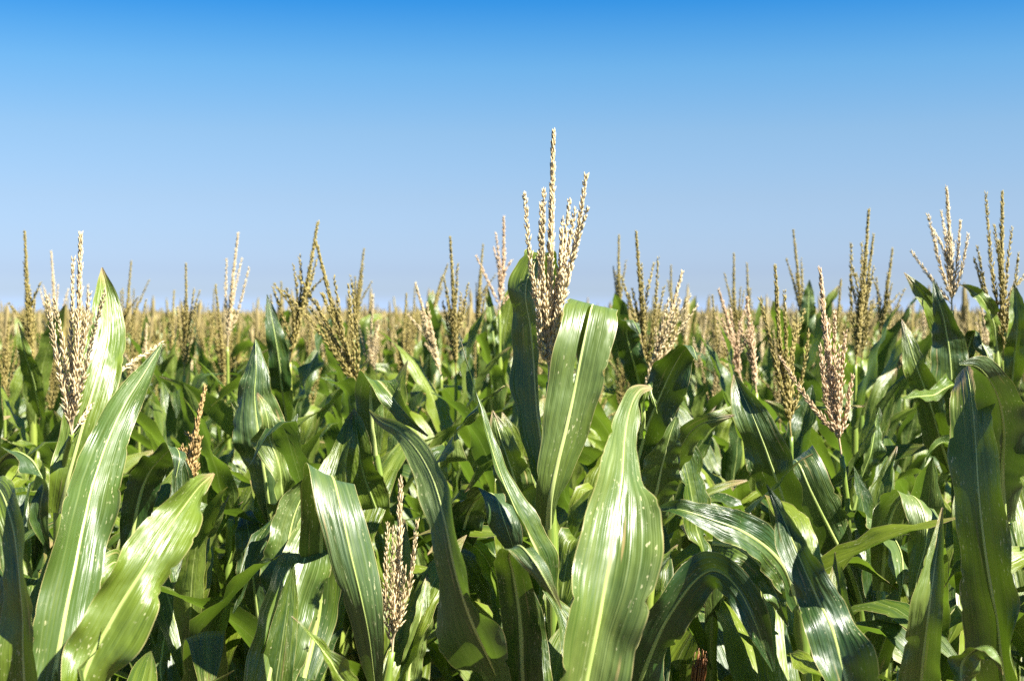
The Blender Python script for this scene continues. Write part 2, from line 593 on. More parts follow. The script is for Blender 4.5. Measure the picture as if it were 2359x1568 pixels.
def gen_branches(base, tip, rng, n=8, spread=1.0):
    """Axes of the side branches of a tassel that stands from base to tip."""
    base, tip = np.array(base), np.array(tip)
    ax = tip - base
    ln = np.linalg.norm(ax)
    t = ax / ln
    b = unit(np.cross(t, np.array((0.2, 1, 0.1))))
    w = np.cross(b, t)
    out = []
    a0 = rng.uniform(0, 6.28)
    for k in range(n):
        f = 0.04 + 0.28 * (k / max(n - 1, 1)) + rng.uniform(-0.02, 0.02)
        a = a0 + k * 2.4 + rng.uniform(-0.4, 0.4)
        o = b * math.cos(a) + w * math.sin(a)
        p0 = base + ax * f
        l2 = ln * rng.uniform(0.42, 0.66) * (1 - 0.25 * k / n)
        lean = rng.uniform(0.10, 0.42) * spread
        p1 = p0 + t * l2 * 0.4 + o * l2 * lean * 0.45
        p2 = p0 + t * l2 * 0.97 + o * l2 * lean * rng.uniform(0.85, 1.15)
        if rng.random() < 0.18:
            p2 = p0 + t * l2 * 0.75 + o * l2 * lean * 1.9
        out.append(spline([p0, p1, p2], 12))
    return out


def tag(o, label=None, cat=None, group=None, kind=None):
    if label:
        o['label'] = label
    if cat:
        o['category'] = cat
    if group:
        o['group'] = group
    if kind:
        o['kind'] = kind
    return o


def plant_root(loc, label, group=None):
    o = bpy.data.objects.new("corn_plant", None)
    COL.objects.link(o)
    o.empty_display_size = 0.1
    o.location = loc
    tag(o, label, "corn plant", group)
    return o


def profile_leaf(base, az, th0, dth, power, ln, w, rng, kink=None, twist=0.0, n=22):
    """Centre line of a leaf that leaves the stalk at base: bends over with its length, may break over at kink."""
    s = np.linspace(0, 1, n)
    th = th0 + dth * s ** power
    if kink:
        th = th + kink[1] / (1 + np.exp(-(s - kink[0]) * 45))
    th = np.minimum(th, 2.9)
    ds = ln / (n - 1)
    azv = az + rng.uniform(-0.5, 0.5) * s ** 2
    d = np.stack([np.sin(th) * np.cos(azv), np.sin(th) * np.sin(azv), np.cos(th)], 1)
    P = base + np.vstack([np.zeros(3), np.cumsum((d[1:] + d[:-1]) / 2 * ds, axis=0)])
    T = tangents(P)
    side = np.stack([-np.sin(azv), np.cos(azv), np.zeros(n)], 1)
    N = np.cross(side, T) * -1.0
    N = np.where((N[:, 2:3] * 1.0 + (np.cos(th) < 0)[:, None]) < -9, N, N)
    # upper face looks back to the stalk while the leaf stands up
    inward = -np.stack([np.cos(azv), np.sin(azv), np.zeros(n)], 1) * np.cos(th)[:, None] + np.array((0, 0, 1.0)) * np.sin(th)[:, None]
    N = inward
    tw = twist * s ** 1.5
    B = np.cross(T, N)
    N = N * np.cos(tw)[:, None] + B * np.sin(tw)[:, None]
    return P, N


def proc_leaves(rng, z_top, n, x0=0.0, y0=0.0, spacing=0.125, first_th=0.20, nseg=22, nu=7, az0=None, collar_xy=None, back=False, narrow=1.0):
    """Leaf meshes of one plant from the flag leaf down; returns [(MB, collar height)]."""
    out = []
    az = rng.uniform(0, 6.28) if az0 is None else az0
    z = z_top
    for i in range(n):
        up = max(0.0, 1 - i / 4.0)
        ln = rng.uniform(0.25, 0.37) + min(i, 4) * 0.09
        w = (rng.uniform(0.052, 0.078) + min(i, 4) * 0.005) * narrow
        th0 = rng.uniform(0.10, 0.32) + 0.10 * min(i, 3) / 3
        dth = rng.uniform(0.1, 0.75) + 0.45 * min(i, 4) / 2
        kink = (rng.uniform(0.45, 0.75), rng.uniform(0.8, 1.9)) if rng.random() < (0.28 if i < 2 else 0.45) else None
        if back:
            az = 0.7 + (az % math.pi) * 0.55
        tw = rng.uniform(-1.0, 1.0) if rng.random() < 0.6 else rng.uniform(-0.3, 0.3)
        xy = (x0, y0) if collar_xy is None else collar_xy(z)
        base = np.array((xy[0] + 0.006 * math.cos(az), xy[1] + 0.006 * math.sin(az), z))
        P, N = profile_leaf(base, az, th0, dth, rng.uniform(1.3, 2.2), ln, w, rng, kink, tw, nseg)
        s = np.linspace(0, 1, nseg)
        width = w * lerp_list(DEF_PROF, s)
        phi = lerp_list([3.3, 1.5, 0.75, 0.5, 0.45, 0.5, 0.6], s)
        mb = MB()
        leaf_into(mb, P, N, width, phi, rng, rng.uniform(0.006, 0.014), nu)
        out.append((mb, z))
        az += math.pi + rng.uniform(-0.45, 0.45)
        z -= spacing * rng.uniform(0.8, 1.2)
    return out


# ------------------------------------------------------------------ the ground
gm = MB()
xs = np.array([-3000, -400, -60, -15, 0, 15, 60, 400, 3000.0])
ys = np.array([-600, -60, -8, 0, 8, 30, 120, 600, 4000.0])
gx, gy = np.meshgrid(xs, ys, indexing='ij')
gm.add(np.stack([gx, gy, np.zeros_like(gx)], -1), np.stack([gx, gy], -1), grid_quads(len(xs), len(ys))[:, ::-1])
ground = link("ground", gm.mesh("ground", soil_material()))
tag(ground, "brown soil of the corn field under the plants", kind="structure")


# ------------------------------------------------------------------ plants one can tell apart
def hero(label, stalk, leaves=(), tassel=None, low=3, seed=0, top_leaves=0, group=None):
    """stalk: [(x, y, d), ...] from low to high as the photograph shows them; the root stands on the ground below.
    leaves: (points, width, rolls, {options}); tassel: dict(base, tip, br, mat)."""
    rng = random.Random(1000 + seed)
    sp = [at(*p) for p in stalk]
    lo = sp[0]
    root_xy = (lo[0] + rng.uniform(-0.03, 0.03), lo[1] + rng.uniform(-0.01, 0.05))
    org = np.array((root_xy[0], root_xy[1], 0.0))
    root = plant_root(tuple(org), label, group)
    path = [org, org * 0.5 + lo * 0.5 * np.array((1, 1, 0)) + np.array((0, 0, lo[2] * 0.5))] + sp
    collars = []
    # leaves read from the photograph
    for li, lf in enumerate(leaves):
        pts, wpx, rolls = lf[0], lf[1], lf[2]
        op = lf[3] if len(lf) > 3 else {}
        n = 120
        d_last = pts[0][2]
        P3 = []
        for p in pts:
            if len(p) > 2:
                d_last = p[2]
            P3.append(at(p[0], p[1], d_last))
        dm = float(np.mean([p[2] for p in pts if len(p) > 2]))
        P = spline(P3, n)
        T = tangents(P)
        view = unit(CAM - P)
        N0 = unit(view - T * (view * T).sum(1, keepdims=True))
        # carry the frame along the blade without spinning, easing it towards the viewer where it can
        for i in range(1, n):
            q = N0[i - 1] - T[i] * (N0[i - 1] * T[i]).sum()
            q = q / max(np.linalg.norm(q), 1e-6)
            c_ = abs(float((T[i] * view[i]).sum()))
            w_ = 0.14 * max(0.0, 1 - c_ / 0.8)
            tgt = N0[i] if (N0[i] * q).sum() >= 0 else -N0[i]
            q = q * (1 - w_) + tgt * w_
            N0[i] = q / max(np.linalg.norm(q), 1e-6)
        B0 = np.cross(T, N0)
        s = np.linspace(0, 1, n)
        ro = np.radians(lerp_list(rolls, s))
        N = N0 * np.cos(ro)[:, None] + B0 * np.sin(ro)[:, None]
        width = wpx * dm / F_PX * lerp_list(op.get('prof', DEF_PROF), s)
        phi = np.radians(lerp_list(op.get('phi', [60, 45, 35, 30, 30, 35]), s)) * (1 if op.get('up', 1) > 0 else 1)
        if op.get('up', 1) < 0:
            N = -N
        mb, rb = MB(), MB()
        leaf_into(mb, P, N, width, phi, rng, op.get('ruf', 0.009), 13, rb, op.get('notch', 0), op.get('buckle', 0.6), op.get('slit'))
        mat = LM[op.get('mat', 'g')]
        lo_ = link("leaf", mb.mesh("leaf", mat, org), root)
        link("midrib", rb.mesh("midrib", M_RIB, org), lo_)
        if op.get('label'):
            lo_['label'] = op['label']
        collars.append(P[0][2])
    zt = max(p[2] for p in path)
    PP = spline(path, 60)

    def xy(z):
        return np.interp(z, PP[:, 2], PP[:, 0]), np.interp(z, PP[:, 2], PP[:, 1])
    tb = None
    if tassel:
        d0 = tassel['d']
        tb = at(*tassel['base'], d0)
        tt = at(*tassel['tip'], d0 + tassel.get('dt', 0.0))
        path.append(tb)
        PP = spline(path, 60)
    if top_leaves:
        ztop = (tb[2] if tb is not None else zt) - tassel.get('flag', 0.10) - 0.05 if tassel else zt
        for mb, z in proc_leaves(rng, ztop, top_leaves, collar_xy=xy, nseg=26, nu=9):
            link("leaf", mb.mesh("leaf", M_LEAF, org), root)
            collars.append(z)
    elif low:
        for mb, z in proc_leaves(rng, min(1.72, zt - 0.06), low + 3, collar_xy=xy, nseg=26, nu=9, spacing=0.10, back=True, narrow=0.85):
            link("leaf", mb.mesh("leaf", M_LEAF, org), root)
            collars.append(z)
    link("stalk", stalk_mesh("stalk", path, collars, tassel.get('r0', 0.0105) if tassel else 0.0105, 0.0042 if tassel else 0.003, org), root)
    if tassel:
        mat = TM[tassel['mat']]
        th = tassel.get('thick', 1.0)
        lod = tassel.get('lod', 1.0)
        mid = (tb + tt) / 2 + np.array((rng.uniform(-1, 1), rng.uniform(-1, 1), 0)) * 0.006
        if 'mid' in tassel:
            mid = at(*tassel['mid'], d0)
        main = spline([tb, mid, tt], 22)
        ts = link("tassel", branch_mesh("tassel", main, mat, rng, True, lod, org, thick=th), root)
        axes = []
        for br in tassel.get('br', ()):
            dd = br[2] if len(br) > 2 else rng.uniform(-0.035, 0.035)
            p0 = tb + (tt - tb) * br[0]
            p2 = at(*br[1], d0 + dd)
            p1 = p0 + (tt - tb) * 0.16 + (p2 - p0) * 0.30
            if len(br) > 3:
                p1 = at(*br[3], d0 + dd * 0.5)
            axes.append(spline([p0, p1, p2], 16))
        axes += gen_branches(tb, tt, rng, tassel.get('n', 0), tassel.get('spread', 1.0))
        for ax in axes:
            link("tassel_branch", branch_mesh("tassel_branch", ax, mat, rng, False, lod, org, thick=th), ts)
    return root


# -- the tall plant in the middle
hero("tallest corn plant, cream tassel alone against the blue sky above a broad folded leaf",
     [(1274, 1700, 2.2), (1273, 1440, 2.2), (1268, 1215, 2.2), (1262, 1000, 2.2)],
     [([(1262, 1216, 2.17), (1266, 1150, 2.13), (1282, 1070, 2.12), (1302, 990, 2.12), (1322, 900, 2.125), (1340, 810, 2.13), (1354, 744, 2.145), (1361, 712, 2.165),
        (1365, 704, 2.20), (1366, 722, 2.235), (1362, 790, 2.27), (1350, 900, 2.29)], 128, [14, 8, 4, 6, 14, 20], {'prof': [0.46, 0.58, 0.76, 0.90, 0.97, 1, 1, 0.95, 0.8, 0.5, 0.05], 'phi': [175, 95, 55, 40, 36, 34, 34], 'up': -1, 'ruf': 0.007, 'slit': (6, 0.40, 0.66, 0.085)}),
      ([(1262, 1120, 2.23), (1243, 980, 2.25), (1230, 860, 2.26), (1217, 750, 2.26), (1209, 680, 2.26), (1220, 622, 2.27), (1246, 583, 2.29), (1272, 640, 2.34), (1280, 740, 2.36)], 104, [-30, -42, -48, -46, -40, -24, -10], {'phi': [170, 95, 70, 55, 45, 45, 45], 'ruf': 0.009})],
     dict(base=(1264, 880), tip=(1275, 304), mid=(1268, 600), d=2.2, mat='cream', thick=1.12, r0=0.0115,
          br=[(0.10, (1208, 450), 0.0, (1226, 640)), (0.16, (1252, 440), -0.03, (1250, 640)), (0.12, (1246, 480), 0.03, (1245, 660)), (0.16, (1350, 405), -0.02, (1320, 590)),
              (0.14, (1354, 476), -0.04, (1312, 620)), (0.22, (1312, 462), 0.07, (1292, 620)), (0.24, (1296, 505), 0.05, (1288, 620)), (0.20, (1324, 485), 0.02, (1300, 620)),
              (0.06, (1240, 650), -0.02, (1243, 780)), (0.06, (1296, 640), -0.04, (1278, 780)), (0.05, (1290, 700), 0.03, (1275, 800))]), low=3, seed=1)

def ear(root, x, y, d, ln=0.19, tilt=0.12):
    """A maize ear: husk with a tuft of brown silk at its tip (x, y is where the husk ends)."""
    rng = random.Random(55)
    tip = at(x, y, d)
    ax = unit(np.array((tilt, -0.05, 1.0)))
    org = np.array(root.location)
    P = np.array([tip - ax * ln * (1 - t) for t in np.linspace(0, 1, 16)])
    rad = 0.027 * np.interp(np.linspace(0, 1, 16), [0, 0.15, 0.4, 0.75, 1], [0.35, 0.8, 1.0, 0.75, 0.34])
    mb = MB()
    tube_into(mb, P, rad, 14)
    h = link("corn_ear", mb.mesh("corn_ear", M_STALK, org), root)
    sb = MB()
    for _ in range(90):
        a, r = rng.uniform(0, 6.28), rng.uniform(0.0, 0.0085)
        o = np.array((math.cos(a), math.sin(a), 0))
        l_ = rng.uniform(0.03, 0.055)
        p0 = tip - ax * 0.008 + o * r
        pts = [p0, p0 + ax * l_ * 0.5 + o * rng.uniform(0, 0.004), p0 + ax * l_ * rng.uniform(0.75, 1.0) + o * rng.uniform(0.0, 0.003)]
        tube_into(sb, spline(pts, 6), np.linspace(0.0011, 0.0006, 6), 3)
    link("silk", sb.mesh("silk", M_SILK, org), h)
    return h


# -- front row, left to right
hero("corn plant at the picture's left edge with dark hanging blade and bent arching leaf",
     [(-40, 1900, 1.75), (-30, 1500, 1.75), (-25, 1200, 1.76)],
     [([(-30, 1200, 1.76), (-14, 1090, 1.74), (25, 1050, 1.72), (70, 1062, 1.70), (98, 1110, 1.69), (92, 1190, 1.69), (112, 1270, 1.70)], 62, [30, 15, 25, 30, 10, 0], {'prof': [0.6, 0.9, 1, 1, 0.9, 0.7, 0.1], 'ruf': 0.006}),
      ([(60, 1850, 1.62), (56, 1700, 1.6), (50, 1568, 1.58), (46, 1400, 1.57), (38, 1280, 1.58), (22, 1180, 1.6), (-8, 1120, 1.64), (-45, 1130, 1.7)], 128, [-48, -44, -40, -34, -30, -30], {'prof': [0.6, 0.8, 0.9, 0.8, 0.75, 0.7, 0.5, 0.05], 'phi': [60, 50, 50, 40]})],
     None, seed=2)
hero("corn plant with broad upright leaf reaching the sky beside a split cream tassel",
     [(128, 1850, 2.3), (132, 1500, 2.3), (136, 1190, 2.28), (150, 1060, 2.24)],
     [([(138, 1182, 2.26), (160, 1090, 2.24), (192, 975, 2.25), (222, 870, 2.28), (246, 775, 2.32), (246, 690, 2.36), (235, 616, 2.40)], 108, [-6, -6, -4, 0, 0, -5, -10], {'prof': [0.55, 0.8, 0.95, 1, 0.9, 0.55, 0.03], 'phi': [120, 60, 40, 35, 40, 70], 'mat': 'g'}),
      ([(295, 1290, 2.42), (325, 1140, 2.40), (366, 1060, 2.36), (398, 1030, 2.33), (412, 1052, 2.3), (405, 1100, 2.29)], 78, [0, 10, 20, 20, 10], {'phi': [60, 40, 35]})],
     dict(base=(165, 1000), tip=(186, 548), d=2.2, mat='cream', thick=0.9,
          br=[(0.0, (108, 688), -0.05, (132, 830)), (0.03, (125, 690), -0.02, (148, 820)), (0.06, (168, 600), 0.03, (165, 780)), (0.04, (242, 672), -0.06, (205, 810)), (0.08, (205, 680), 0.0, (190, 810)),
              (0.0, (372, 790), 0.26, (262, 868)), (0.02, (115, 720), 0.04, (140, 850))]), seed=3)
hero("front corn plant with long glossy leaf slanting right, pale midrib and narrow tip",
     [(88, 1900, 1.66), (92, 1760, 1.655)],
     [([(92, 1760, 1.65), (122, 1568, 1.66), (150, 1400, 1.685), (178, 1265, 1.72), (208, 1140, 1.765), (243, 1030, 1.82), (288, 930, 1.88), (332, 860, 1.93), (374, 790, 1.98)], 146, [16, 16, 16, 16, 14, 12, 10], {'prof': [0.7, 0.85, 0.98, 1, 0.9, 0.74, 0.56, 0.34, 0.03], 'phi': [70, 60, 50, 40, 35, 35, 40], 'ruf': 0.016, 'mat': 'p'})],
     None, seed=4)
hero("nearest corn plant at lower left, its wide leaf crossing below a small brown tassel",
     [(140, 1900, 1.54), (150, 1760, 1.535)],
     [([(150, 1760, 1.53), (195, 1568, 1.535), (250, 1450, 1.55), (310, 1340, 1.575), (370, 1240, 1.61), (424, 1165, 1.65), (464, 1115, 1.69), (494, 1088, 1.73)], 130, [18, 18, 18, 16, 14, 10], {'prof': [0.7, 0.9, 0.98, 0.95, 1, 0.82, 0.5, 0.04], 'ruf': 0.018, 'phi': [60, 45, 35, 30, 30]}),
      ([(130, 1720, 1.66), (165, 1520, 1.69), (205, 1400, 1.72), (236, 1325, 1.73), (262, 1296, 1.76), (280, 1330, 1.80)], 92, [20, 25, 25, 20], {})],
     None, seed=5)
hero("short corn plant with a small upright brown tassel behind the slanting front leaves",
     [(395, 1700, 2.45), (386, 1430, 2.45), (405, 1250, 2.45)],
     [([(388, 1410, 2.44), (410, 1350, 2.42), (450, 1270, 2.38), (500, 1190, 2.36), (528, 1140, 2.36)], 34, [40, 50, 50, 40], {'phi': [150, 120, 100, 80], 'mat': 'p'}),
      ([(385, 1440, 2.44), (370, 1520, 2.36), (375, 1600, 2.3)], 40, [10, 10], {})],
     dict(base=(415, 1225), tip=(472, 893), mid=(435, 1070), d=2.45, mat='brown', thick=1.15, n=3, spread=0.4, br=[(0.30, (412, 1035), 0.0), (0.35, (432, 1000), 0.02), (0.3, (452, 1010), -0.02)]), seed=6)
hero("corn plant with dark pointed leaf wrapped around its stalk, tip standing clear at left",
     [(585, 1800, 2.62), (598, 1485, 2.62), (628, 1225, 2.62), (622, 1100, 2.63)],
     [([(626, 1216, 2.60), (612, 1110, 2.57), (594, 1010, 2.56), (586, 920, 2.57), (590, 850, 2.58), (588, 782, 2.6)], 128, [-18, -16, -12, -12, -5], {'prof': [0.35, 0.75, 1, 0.9, 0.55, 0.04], 'phi': [170, 100, 75, 70, 90], 'up': -1, 'ruf': 0.013}),
      ([(632, 1214, 2.59), (644, 1120, 2.54), (636, 1040, 2.51), (620, 970, 2.50), (604, 925, 2.51), (592, 905, 2.53)], 66, [26, 30, 30, 20], {'prof': [0.5, 0.9, 1, 0.9, 0.6, 0.05], 'mat': 'p', 'ruf': 0.014}),
      ([(602, 1486, 2.6), (592, 1400, 2.57), (580, 1300, 2.55), (572, 1225, 2.56), (565, 1180, 2.6)], 78, [-10, -20, -20, -10], {'prof': [0.4, 0.8, 1, 0.9, 0.4], 'phi': [160, 80, 60, 60], 'up': -1})],
     None, seed=7)
hero("corn plant with pale broad leaf and a sharply folded leaf hanging down beside it",
     [(600, 1900, 1.97), (592, 1760, 1.97)],
     [([(590, 1750, 1.96), (618, 1568, 1.98), (650, 1450, 2.01), (684, 1340, 2.05), (714, 1250, 2.09), (736, 1180, 2.13), (748, 1130, 2.17)], 135, [14, 12, 10, 8, 8], {'prof': [0.7, 0.92, 1, 0.98, 0.9, 0.6, 0.05], 'mat': 'p', 'phi': [55, 45, 40, 40]}),
      ([(700, 1560, 2.06), (735, 1400, 2.10), (740, 1250, 2.07), (748, 1140, 2.0), (764, 1106, 1.93), (784, 1170, 1.88), (806, 1270, 1.86), (832, 1380, 1.86), (850, 1470, 1.88), (862, 1568, 1.92), (868, 1640, 1.95)], 112, [8, 5, 5, 10, 12, 14], {'prof': [0.5, 0.9, 1, 1, 1, 0.95, 0.9, 0.7, 0.45, 0.05], 'phi': [60, 40, 30, 30, 40]}),
      ([(640, 1440, 2.12), (668, 1230, 2.18), (696, 1142, 2.2), (722, 1112, 2.2), (742, 1130, 2.18)], 100, [10, 10, 20], {'mat': 'p'})],
     None, seed=8)
hero("low corn plant with upright pale tan tassel set wholly against dark leaves",
     [(880, 1900, 1.96), (888, 1600, 1.96)],
     [([(925, 1720, 2.0), (942, 1568, 2.0), (962, 1460, 2.0), (976, 1380, 2.02), (984, 1320, 2.05)], 56, [20, 20, 30], {'mat': 'p'}),
      ([(872, 1690, 1.66), (800, 1568, 1.60), (742, 1492, 1.58), (702, 1445, 1.57), (672, 1418, 1.57)], 46, [35, 40, 45], {'phi': [80, 70, 60], 'prof': [0.8, 1, 0.9, 0.6, 0.04]})],
     dict(base=(903, 1500), tip=(922, 1110), mid=(918, 1300), d=1.96, mat='cream', thick=0.75,
          br=[(0.02, (893, 1208), 0.0, (888, 1390)), (0.12, (906, 1225), -0.03, (902, 1350)), (0.06, (960, 1203), -0.02, (942, 1350)), (0.08, (932, 1310), -0.04, (922, 1400)), (0.1, (912, 1320), 0.03, (908, 1410))]), low=2, seed=9)
hero("corn plant with a leaf folded sharply over its stalk beside the fanned tassel",
     [(905, 1600, 2.62), (893, 1220, 2.62), (868, 1060, 2.62), (862, 1000, 2.62)],
     [([(864, 1048, 2.60), (856, 970, 2.58), (854, 910, 2.56), (866, 878, 2.52), (892, 900, 2.48), (935, 955, 2.46), (985, 1004, 2.46)], 76, [5, 0, 0, 20, 50, 62], {'prof': [0.5, 0.85, 1, 1, 0.8, 0.55, 0.04], 'phi': [170, 80, 60, 50, 60], 'up': -1}),
      ([(893, 1230, 2.6), (860, 1160, 2.55), (832, 1080, 2.52), (822, 1000, 2.52), (815, 940, 2.55)], 80, [-20, -20, -15], {})],
     None, seed=10)
hero("front corn plant with dark blue-green blade leaning left, its tip brown and withered",
     [(1215, 1900, 1.78), (1210, 1760, 1.77)],
     [([(1200, 1760, 1.76), (1150, 1568, 1.69), (1092, 1430, 1.62), (1046, 1300, 1.59), (1020, 1195, 1.59), (990, 1100, 1.62), (952, 1030, 1.66), (912, 988, 1.70), (872, 968, 1.73), (850, 946, 1.75)], 150, [-46, -44, -40, -36, -46, -50, -30, -20], {'prof': [0.75, 0.92, 1, 0.98, 0.72, 0.55, 0.5, 0.42, 0.28, 0.04], 'mat': 'd', 'phi': [60, 50, 45, 60, 70, 60], 'ruf': 0.013, 'label': "dark leaf with withered brown tip"}),
      ([(1208, 1740, 1.72), (1204, 1568, 1.69), (1198, 1430, 1.66), (1184, 1330, 1.63), (1174, 1278, 1.59), (1196, 1256, 1.55), (1232, 1296, 1.53), (1262, 1346, 1.53), (1292, 1402, 1.55)], 112, [-10, -8, 0, 0, 10, 20, 30], {'prof': [0.8, 0.92, 0.95, 0.85, 0.75, 0.68, 0.55, 0.36, 0.04], 'phi': [60, 50, 40, 30, 40]}),
      ([(1268, 1390, 2.02), (1245, 1290, 2.0), (1196, 1190, 1.99), (1152, 1080, 2.0), (1120, 980, 2.02), (1090, 880, 2.05), (1062, 785, 2.08)], 74, [62, 66, 72, 78, 80, 76], {'prof': [0.7, 0.9, 1, 0.9, 0.65, 0.4, 0.04], 'phi': [45, 40, 40, 40], 'ruf': 0.004})],
     None, seed=11)
hero("corn plant with two short folded leaves behind the dark front blade",
     [(1180, 1750, 2.5), (1185, 1450, 2.5), (1190, 1280, 2.5)],
     [([(1192, 1260, 2.48), (1205, 1190, 2.45), (1178, 1080, 2.42), (1150, 1000, 2.42), (1134, 945, 2.43)], 92, [-15, -15, -10], {}),
      ([(1060, 1260, 2.42), (1078, 1180, 2.38), (1108, 1143, 2.33), (1140, 1150, 2.29), (1168, 1220, 2.27), (1198, 1310, 2.28)], 96, [10, 10, 20, 20], {}),
      ([(1180, 1440, 2.5), (1142, 1330, 2.45), (1102, 1266, 2.42), (1062, 1246, 2.4), (1034, 1262, 2.39)], 50, [20, 25, 25], {'mat': 'y', 'label': "yellowing leaf with rusty streaks"}),
      ([(1000, 1150, 2.5), (1030, 1040, 2.47), (1078, 965, 2.45), (1118, 922, 2.45), (1162, 888, 2.47)], 66, [72, 74, 70], {'phi': [100, 90, 80], 'mat': 'p'})],
     None, seed=12)
hero("front corn plant with the widest shining leaf, bright white sheen and notched tip",
     [(1322, 1950, 1.58), (1330, 1790, 1.575)],
     [([(1332, 1780, 1.58), (1352, 1568, 1.582), (1386, 1400, 1.588), (1410, 1250, 1.62), (1426, 1110, 1.67), (1438, 1010, 1.715), (1452, 940, 1.755), (1474, 897, 1.79), (1500, 890, 1.83)], 190, [14, 20, 24, 24, 20, 14], {'prof': [0.55, 0.72, 0.93, 1, 0.94, 0.72, 0.45, 0.28, 0.06], 'mat': 'p', 'phi': [50, 40, 32, 28, 28, 30], 'ruf': 0.016, 'buckle': 0.75, 'notch': 0.55, 'label': "widest leaf with white sheen and torn tip"})],
     None, seed=13)
hero("corn plant with three striped leaves fanning out behind the widest leaf",
     [(1480, 1750, 2.1), (1490, 1500, 2.1), (1495, 1250, 2.1)],
     [([(1496, 1230, 2.08), (1516, 1110, 2.03), (1538, 1020, 2.0), (1558, 960, 2.0)], 92, [25, 22, 20], {'mat': 'p', 'prof': [0.6, 0.95, 1, 0.75, 0.12]}),
      ([(1498, 1220, 2.1), (1532, 1110, 2.06), (1566, 1030, 2.03), (1606, 980, 2.0), (1650, 966, 1.98), (1692, 956, 1.98)], 72, [25, 25, 25, 15], {'mat': 'p'}),
      ([(1478, 1010, 2.3), (1483, 930, 2.26), (1492, 893, 2.24), (1503, 915, 2.22), (1514, 952, 2.22)], 20, [10, 10, 20], {'mat': 'y', 'label': "small yellow leaf tip"}),
      ([(1462, 1080, 2.55), (1496, 970, 2.5), (1534, 882, 2.47), (1564, 822, 2.44), (1590, 798, 2.41), (1604, 830, 2.38)], 96, [8, 8, 12, 15], {})],
     None, seed=14)
er = hero("corn plant with dark leaf lying almost flat, a brown silk tuft below it",
     [(1870, 1850, 1.98), (1850, 1500, 1.97), (1838, 1380, 1.96)],
     [([(1838, 1390, 1.95), (1806, 1310, 1.92), (1762, 1258, 1.90), (1700, 1216, 1.88), (1620, 1188, 1.88), (1560, 1172, 1.89), (1512, 1170, 1.92)], 100, [30, 32, 28, 24, 20], {'phi': [80, 60, 50, 45], 'prof': [0.6, 0.9, 1, 0.95, 0.75, 0.45, 0.04]}),
      ([(1842, 1400, 2.08), (1818, 1320, 2.08), (1800, 1250, 2.09), (1790, 1196, 2.1)], 60, [10, 10], {'mat': 'y', 'label': "yellow-green glowing leaf"}),
      ([(1640, 1250, 2.0), (1700, 1262, 1.96), (1752, 1308, 1.93), (1788, 1370, 1.92), (1815, 1442, 1.92)], 66, [10, 14, 14], {'mat': 'p', 'prof': [0.7, 1, 1, 0.7, 0.05]})],
     None, seed=15)
ear(er, 1607, 1566, 2.0)
hero("front corn plant with lit arching leaf bent over below the flat dark leaf",
     [(1425, 1900, 1.9), (1432, 1760, 1.88)],
     [([(1440, 1740, 1.86), (1480, 1568, 1.81), (1520, 1455, 1.79), (1570, 1372, 1.78), (1618, 1322, 1.77), (1656, 1316, 1.75), (1700, 1356, 1.73), (1742, 1436, 1.72), (1782, 1545, 1.73)], 108, [20, 22, 24, 24, -10, -26, -34], {'prof': [0.6, 0.85, 1, 1, 0.9, 0.85, 0.75, 0.5, 0.05], 'phi': [60, 45, 40, 50, 50]})],
     None, seed=16)
hero("front corn plant at lower right, glossy leaf pointing up left to a dark narrow tip",
     [(1996, 1900, 1.64), (1994, 1750, 1.64)],
     [([(1992, 1740, 1.63), (1952, 1568, 1.635), (1916, 1450, 1.65), (1880, 1370, 1.67), (1842, 1284, 1.70), (1806, 1200, 1.735), (1764, 1115, 1.77)], 128, [18, 18, 10, -8, -24, -34], {'prof': [0.75, 0.95, 1, 0.85, 0.6, 0.38, 0.04], 'phi': [60, 45, 45, 70, 90], 'ruf': 0.016})],
     None, seed=17)
hero("corn plant with thick rosy tassel and a leaf bent back from its yellow collar",
     [(1992, 1750, 2.46), (1985, 1450, 2.46), (1978, 1385, 2.46), (1957, 1205, 2.46)],
     [([(1982, 1388, 2.44), (1955, 1310, 2.40), (1905, 1210, 2.36), (1866, 1128, 2.34), (1842, 1072, 2.35), (1826, 1058, 2.40), (1806, 1085, 2.46), (1790, 1140, 2.5)], 104, [10, 8, 8, 10, 10], {'prof': [0.3, 0.6, 0.92, 1, 1, 0.9, 0.6, 0.05], 'phi': [170, 90, 50, 40, 40], 'up': -1}),
      ([(1958, 1196, 2.44), (1992, 1192, 2.38), (2036, 1218, 2.32), (2066, 1262, 2.26), (2074, 1318, 2.21), (2058, 1410, 2.19), (2030, 1490, 2.2), (2002, 1580, 2.22), (1990, 1650, 2.25)], 76, [25, 28, 20, 14, 10], {'mat': 'p', 'phi': [90, 50, 40, 40]}),
      ([(1961, 1196, 2.45), (1984, 1112, 2.43), (2006, 1030, 2.42), (2026, 938, 2.43)], 50, [40, 45, 45], {'mat': 'p', 'phi': [140, 90, 70]}),
      ([(1838, 1260, 2.35), (1806, 1160, 2.3), (1772, 1058, 2.28), (1736, 965, 2.28), (1704, 895, 2.3), (1690, 862, 2.32)], 112, [-24, -26, -26, -20], {'prof': [0.6, 0.9, 1, 0.9, 0.6, 0.05], 'phi': [70, 60, 55]})],
     dict(base=(1938, 1050), tip=(1889, 624), mid=(1908, 840), d=2.46, mat='pink', thick=1.05,
          br=[(0.10, (1800, 828), -0.03, (1868, 932)), (0.12, (1922, 720), 0.0, (1922, 870)), (0.14, (1946, 770), -0.02, (1936, 890)), (0.1, (1962, 870), 0.0, (1948, 960)), (0.12, (1888, 800), -0.02, (1904, 930)), (0.16, (1908, 740), 0.02, (1914, 890)), (0.1, (1896, 830), 0.03, (1912, 940)), (0.14, (1932, 800), -0.03, (1928, 910))]), low=2, seed=18)
